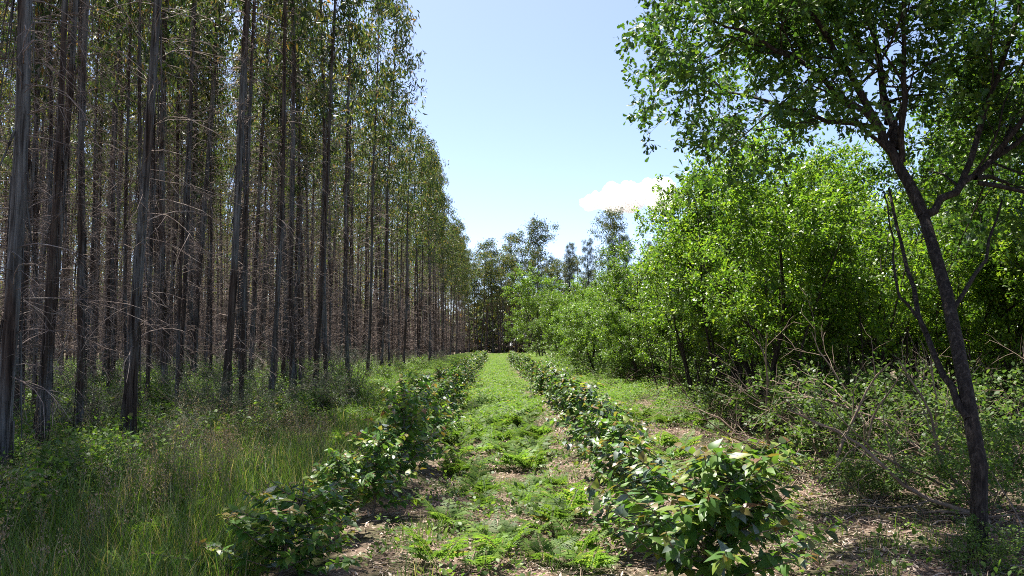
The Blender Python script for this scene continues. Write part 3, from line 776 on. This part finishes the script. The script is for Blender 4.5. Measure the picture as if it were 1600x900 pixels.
carpet(SPR, 'woodland_undergrowth', p, rng.uniform(.5, 1.2, len(p))*np.where(p[:, 1] > 35, 2.4, 1), 'leafy undergrowth under the oaks of the right-hand wood', 'shade_leaf')

def bush_variant(seed, H=1.0, mat='bramble', leaf=(.03, .062), n=14, tmpl=t_hex(.6), per=7, dense=1.0, spreadr=.05):
    g = Growth(seed); rng = g.rng
    for k in range(n):
        a = k*2.4+rng.uniform(-.3, .3); o_ = rng.uniform(.2, .9)
        P = path_from(rng, (.08*math.cos(a), .08*math.sin(a), -.05), (math.cos(a)*o_, math.sin(a)*o_, 1), H*rng.uniform(.6, 1.1), 5, .12, -.2)
        g.limb(P, .010, .003, 4)
        g.spread(P, .008, .003, [dict(n=5*dense, t0=.2, L=(.22*H, .5*H), ang=.85, up=.15, wob=.16, fall=.3, seg=3, rr=.6),
                                 dict(n=3, t0=.2, L=(.1*H, .25*H), ang=.8, up=.1, wob=.2, fall=.2, seg=3, rr=.6, sites=3)])
    V, F_ = g.leaves(tmpl, per, leaf, spreadr)
    return mesh_from('stems', [(*join(g.wood), 0)], [M['branch']]), mesh_from('leaves', [(V, F_, 0)], [M[mat]])
BUSH = [bush_variant(500+s) for s in range(4)]
GORSE = [bush_variant(520+s, 1.25, 'gorse', (.03, .055), 16, t_rhomb(.16, 0), 12, 1.1, .03) for s in range(3)]
THICK = [bush_variant(540+s, 1.5, 'shade_leaf', (.05, .085), 12, t_hex(.6), 6) for s in range(3)]
def put_bush(lib, v, x, y, s, name, lab, cat, grp, wide=1.0):
    o = thing(name, at(x, y), lab, cat, grp, random.uniform(0, 6.28), (s*wide, s*wide, s))
    link('stems', lib[v % len(lib)][0], o); link('leaves', lib[v % len(lib)][1], o)
q = 0
while q < 78:
    y = 8.5+42*rng.uniform()**1.5; x = -3.9-rng.uniform()**1.2*min(24, y*.6)
    if x/y < -.7: continue
    put_bush(BUSH, q, x, y, rng.uniform(.5, 1.05)*(.62 if y < 15 else 1), 'bramble_bush', 'light green bramble bush among the trunks of the plantation floor', 'bush', 'bramble bushes on the plantation floor', rng.uniform(1, 1.5)); q += 1
q = 0
while q < 46:
    y = 12+60*rng.uniform()**1.4; x = -3.6-rng.uniform()**1.4*min(18, y*.55)
    if x/y < -.66: continue
    put_bush(GORSE, q, x, y, rng.uniform(.6, 1.25), 'gorse_bush', 'dark grey green gorse bush at the foot of the eucalyptus trunks', 'bush', 'gorse bushes along the plantation edge'); q += 1
for x, y, s, v, lab in [(-4.4, 11.2, .55, 0, 'dark spiky bush at the foot of the straight bluish eucalyptus'), (-5.7, 7.6, .8, 1, 'dark scrubby bush at the lower left corner of the photo'),
                        (-4.9, 6.9, .6, 2, 'dark brown green scrub in front of the thick leftmost trunk')]:
    put_bush(GORSE, v, x, y, s, 'gorse_bush', lab, 'bush', None, 1.2)
for x, y, s, v, lab in [(4.35, 10.0, .8, 0, 'leafy green shrub growing over dead branches beside the big oak'), (5.3, 12.2, .85, 1, 'pale green shrub under the first oak of the woodland edge'),
                        (4.1, 8.6, .42, 2, 'small ragged shrub between the leafy shrub and the big oak trunk'), (4.9, 8.0, .6, 1, 'shrub close behind the trunk of the big dark oak'),
                        (4.75, 16.0, .75, 2, 'shrub at the foot of the clean trunked oak'), (6.3, 9.5, .9, 0, 'tall thin shrub right of the big oak trunk'),
                        (3.75, 6.2, .28, 1, 'tiny leafy sprout at the foot of the big oak')]:
    put_bush(THICK, v, x, y, s, 'shrub', lab, 'bush', None, 1.15)
for q in range(28):
    y = rng.uniform(9.5, 48); x = 5.2+rng.uniform()**1.3*min(9, y*.35)
    if x/y > .7: continue
    put_bush(THICK, q, x, y, rng.uniform(.55, 1.15), 'shrub', 'shaded shrub between the oak stems of the right-hand wood', 'bush', 'shrubs under the right-hand wood', 1.1)

# ------------------------------------------------------------------ grass
def blade(bend):
    y = np.array([0, .4, .75, 1.0]); w = np.array([1, .85, .55, .06])*.5; z = np.array([0, .04, .16, .36])*bend
    V = []
    for a, b, c in zip(y, w, z): V += [[-b, c, a], [b, c, a]]
    return np.array(V, float), np.array([[0, 1, 3, 2], [2, 3, 5, 4], [4, 5, 7, 6]])
def grass_chunk(x, y, h0, h1, w=.005, per=26):
    n = len(x); h = rng.uniform(h0, h1, n)*np.repeat(rng.uniform(.45, 1.35, n//per+1), per)[:n]
    s = np.stack([np.full(n, w)*rng.uniform(.6, 1.8, n), h*rng.uniform(.3, 2.0, n), h], -1)
    t = rng.normal(size=n)*.12
    return scatter(*blade(1.0), np.stack([x, y, gh(x, y)-.01], -1), rotz(rng.uniform(0, 6.28, n)), s)
def clumped(n, x0, x1, y0, y1, per=26, sig=.09):
    m = n//per; cx = rng.uniform(x0, x1, m); cy = y0+(y1-y0)*rng.uniform(size=m)**1.5
    return np.repeat(cx, per)+rng.normal(size=m*per)*sig, np.repeat(cy, per)+rng.normal(size=m*per)*sig
ch = []
x, y = clumped(44000, -6.5, -1.75, 4.3, 13, 52, .1); k = x/y > -.72; ch.append((*grass_chunk(x[k], y[k], .18, .5), 0))
x, y = clumped(30000, -5.2, -1.6, 9, 30, sig=.14); ch.append((*grass_chunk(x, y, .15, .45, .009), 0))
x, y = clumped(1700, -.7, 1.1, 4.8, 14, 60, .12); ch.append((*grass_chunk(x, y, .06, .18), 0))
x, y = clumped(2500, 2.1, 4.4, 5, 14, 22, .08); ch.append((*grass_chunk(x, y, .06, .2), 0))
o = link('grass', mesh_from('grass', ch, [M['grass']]), kind='stuff'); o['label'] = 'green grass growing left of the track and in tufts on it'; o['category'] = 'grass'
# small weeds between the rows and beside them
p = np.concatenate([np.stack([rng.uniform(-.9, 1.3, 700), 5+55*rng.uniform(size=700)**1.2], -1), np.stack([rng.uniform(2.0, 5.2, 420), 5.5+45*rng.uniform(size=420)**1.4], -1)])
carpet([sprig(30+s, n=26, h=.16, r=.16, leaf=(.025, .06), updir=.6) for s in range(4)], 'weeds', p, rng.uniform(.5, 1.3, len(p)), 'small leafy weeds scattered on the bare litter', 'bramble')
# tall seeding grass
def seed_stalk(seed):
    r = np.random.default_rng(seed); P = path_from(r, (0, 0, 0), (r.normal()*.12, r.normal()*.12, 1), .8, 6, .05, -.1)
    sv, sf = tube(P, np.linspace(.0022, .001, 7), 3); n = 34
    t = r.uniform(.66, 1, n); f = np.minimum(t*6, 5.99); b = f.astype(int); p = P[b]+(P[b+1]-P[b])*(f-b)[:, None]
    p = p+r.normal(size=(n, 3))*np.array([.03, .03, .015])*(1.5-t)[:, None]*1.6
    d = r.normal(size=(n, 3))*.5; d[:, 2] += .8
    lv, lf = scatter(*t_rhomb(.35, 0), p, frames(d, rng=r), r.uniform(.014, .034, n))
    return join([(sv, sf), (lv, lf)])
SS = [seed_stalk(s) for s in range(5)]
x, y = clumped(900, -5.6, -2.3, 4.4, 13, 18, .2); k = x/y > -.7; pts = np.stack([x[k], y[k]], -1)
carpet(SS, 'seeding_grass', pts, rng.uniform(.55, 1.05, len(pts)), 'tall pale seed heads standing over the dark grass at lower left', 'seed')

# ------------------------------------------------------------------ litter and dead wood
def stick_t():
    a = np.array([[0, 0, 0], [.03, .5, .02], [0, 1, 0]]); return tube(a, [.011, .01, .005], 3)
ch = []
n = 26000
y = 4.6+16*rng.uniform(size=n)**1.5; x = np.where(rng.uniform(size=n) < .68, rng.uniform(2.0, 8.0, n), rng.uniform(-1.0, 2.0, n)); k = x/y < .72; x, y = x[k], y[k]; n = len(x)
d = rng.normal(size=(n, 3)); d[:, 2] *= .12
s = np.stack([rng.uniform(.2, .7, n), np.minimum(.075*np.exp(rng.normal(size=n)*.8), .8), rng.uniform(.2, .7, n)], -1)
near = x < 2.0; s[near] *= np.array([.7, .6, .7])
up = np.zeros((n, 3)); up[:, 2] = 1
ch.append((*scatter(*stick_t(), np.stack([x, y, gh(x, y)+.004+np.abs(rng.normal(size=n))*.022], -1), frames(d, up), s), 0))
n = 22000
y = 4.6+20*rng.uniform(size=n)**1.6; x = rng.uniform(-1.3, 6.5, n); k = x/y < .72; x, y = x[k], y[k]; n = len(x)
d = rng.normal(size=(n, 3)); d[:, 2] *= .25; up = rng.normal(size=(n, 3))*.35; up[:, 2] += 1
ch.append((*scatter(*t_rhomb(.34, .08), np.stack([x, y, gh(x, y)+.006+np.abs(rng.normal(size=n))*.012], -1), frames(d, up), rng.uniform(.02, .075, n)), 0))
n = 3800
y = 4.6+14*rng.uniform(size=n)**1.5; x = rng.uniform(-1.2, 6.0, n); k = x/y < .72; x, y = x[k], y[k]; n = len(x)
d = rng.normal(size=(n, 3)); d[:, 2] *= .1; up = rng.normal(size=(n, 3))*.25; up[:, 2] += 1
L_ = rng.uniform(.03, .12, n)
ch.append((*scatter(*t_ovate(1.0, .04, .25), np.stack([x, y, gh(x, y)+.008+np.abs(rng.normal(size=n))*.015], -1), frames(d, up), np.stack([rng.uniform(.008, .02, n), L_, L_*.5], -1)), 0))
o = link('litter', mesh_from('litter', ch, [M['straw']]), kind='stuff'); o['label'] = 'brown straw, bark and twig litter covering the bare ground'; o['category'] = 'litter'

def dead_branch(seed, L=1.6, forks=6, r=.016, up=0.0):
    g = Growth(seed); P = path_from(g.rng, (0, 0, 0), (1, 0, .15), L, 8, .13, up); g.limb(P, r, r*.3, 6, .05)
    g.spread(P, r, r*.3, [dict(n=forks, t0=.2, L=(.25*L, .55*L), ang=.7, up=.1, wob=.16, fall=.3, seg=4, rr=.5), dict(n=3, t0=.2, L=(.1*L, .25*L), ang=.7, up=0, wob=.2, seg=3, rr=.5, sites=1)])
    return mesh_from('fallen_branch', [(*join(g.wood), 0)], [M['branch']], True)
DB = [dead_branch(600+s, r=[.016, .012, .02, .014][s]) for s in range(4)]
ARCH = dead_branch(640, 1.7, 3, .026, 1.6)
for x, y, rz, tilt, s, v, lab in [
    (4.0, 9.1, 2.2, -.95, 1.0, 4, 'thick pale dead branch arching up in front of the leafy shrub'),
    (3.5, 9.0, .3, -.1, 1.0, 2, 'pale forked branch lying at the foot of the leafy shrub'),
    (3.0, 7.3, 2.6, 0, .7, 1, 'thin bleached branch lying on the twig litter left of the big oak'),
    (4.4, 7.0, 2.9, -.05, .8, 0, 'twiggy fallen branch right behind the big oak trunk'),
    (3.9, 10.6, .9, -.5, 1.2, 1, 'leaning bare branch left of the leafy shrub'),
    (4.9, 9.6, 1.9, -.8, 1.4, 3, 'grey twiggy dead branch standing tangled above the leafy shrub'),
    (5.4, 9.0, 2.5, -.6, 1.5, 0, 'bare crooked branch hanging between the leafy shrub and the oak trunk'),
    (4.7, 7.6, 2.7, -.35, 1.3, 2, 'long bare branch slanting behind the big oak trunk'),
    (1.1, 5.7, 2.8, 0, .5, 1, 'small dry stick on the track by the nearest right sapling'),
    (-.35, 5.6, 1.2, 0, .5, 3, 'small dry stick on the track beside the left row')]:
    me = ARCH if v == 4 else DB[v]
    single('fallen_branch', me, at(x, y, .02), lab, 'branch', None, rz, s, (0, tilt))
for q in range(110):
    y = rng.uniform(6.8, 16) if q % 3 else rng.uniform(12, 30); x = rng.uniform(3.9, 5.0+y*.25)
    if x/y > .68: continue
    single('fallen_branch', DB[q % 4], at(x, y, .02), 'bare dead branch in the brush under the right-hand wood', 'branch', 'dead branches in the right-hand brush', rng.uniform(0, 6.28), rng.uniform(.5, 1.3), (rng.normal()*.3, -(abs(rng.normal())*.3 if q % 2 else rng.uniform(.4, 1.05))))

# ------------------------------------------------------------------ cloud
def cloud(loc, size, label, seed):
    r = np.random.default_rng(seed)
    import bmesh
    bm = bmesh.new()
    for k in range(15):
        u = r.uniform(-1, 1); rad = size*(.16+.14*(1-abs(u)))*r.uniform(.8, 1.2)
        m_ = Matrix.Translation((u*size*.8, r.normal()*size*.15, abs(r.normal())*size*.16*(1.2-abs(u))+rad*.3)) @ Matrix.Diagonal((1.15, 1, .8, 1))
        bmesh.ops.create_icosphere(bm, subdivisions=3, radius=rad, matrix=m_)
    me = bpy.data.meshes.new('cloud'); bm.to_mesh(me); bm.free()
    m, nt, out = new_mat('cloud vapour')
    pv = N(nt, 'ShaderNodeVolumePrincipled'); pv.inputs['Density'].default_value = .22; pv.inputs['Color'].default_value = (1, 1, 1, 1); pv.inputs['Anisotropy'].default_value = .3
    nt.links.new(pv.outputs[0], out.inputs['Volume']); me.materials.append(m)
    o = link('cloud', me); o.location = loc; o['label'] = label; o['category'] = 'cloud'
    md = o.modifiers.new('union', 'REMESH'); md.mode = 'VOXEL'; md.voxel_size = size*.035
    tx = bpy.data.textures.new('puffs', 'CLOUDS'); tx.noise_scale = size*.22; tx.noise_depth = 4
    dm = o.modifiers.new('puff', 'DISPLACE'); dm.texture = tx; dm.strength = size*.28; dm.mid_level = .55
    return o
cloud((163, 900, 160), 66, 'small white cumulus cloud above the far wood', 3)

# ------------------------------------------------------------------ light, sky, camera
SUN_EL, SUN_AZ = math.radians(67), math.radians(-28)      # azimuth measured from +Y towards +X
sd = Vector((math.sin(SUN_AZ)*math.cos(SUN_EL), math.cos(SUN_AZ)*math.cos(SUN_EL), math.sin(SUN_EL)))
sl = bpy.data.lights.new('sun', 'SUN'); sl.energy = 5.0; sl.angle = math.radians(.53); sl.color = (1, .955, .88)
so = bpy.data.objects.new('sun', sl); COL.objects.link(so); so.location = (0, 0, 60)
so.rotation_euler = (-sd).to_track_quat('-Z', 'Y').to_euler()
w = bpy.data.worlds.new('World'); sc.world = w; w.use_nodes = True
nt = w.node_tree; nt.nodes.clear()
sky = nt.nodes.new('ShaderNodeTexSky'); sky.sky_type = 'NISHITA'; sky.sun_disc = False
sky.sun_elevation = SUN_EL; sky.sun_rotation = SUN_AZ
sky.air_density = .46; sky.dust_density = 1.05; sky.ozone_density = .15; sky.altitude = 100
bg = nt.nodes.new('ShaderNodeBackground'); bg.inputs[1].default_value = .115
ow = nt.nodes.new('ShaderNodeOutputWorld')
nt.links.new(sky.outputs[0], bg.inputs[0]); nt.links.new(bg.outputs[0], ow.inputs[0])

cam = bpy.data.cameras.new('camera'); cam.lens = 28; cam.sensor_width = 36; cam.clip_end = 6000; cam.clip_start = .05
co = bpy.data.objects.new('camera', cam); COL.objects.link(co)
co.location = (0, 0, 1.75); co.rotation_euler = (math.radians(90+4.1), 0, math.radians(-1.29))
sc.camera = co
sc.view_settings.view_transform = 'Standard'; sc.view_settings.look = 'None'
sc.view_settings.exposure = 1.65; sc.view_settings.gamma = 1; sc.view_settings.use_curve_mapping = False
sc.render.engine = 'CYCLES'
cy = sc.cycles
cy.filter_width = 1.0; cy.max_bounces = 24; cy.diffuse_bounces = 3; cy.glossy_bounces = 2; cy.transmission_bounces = 4; cy.volume_bounces = 24; cy.transparent_max_bounces = 6
cy.use_denoising = False; cy.sample_clamp_indirect = 6
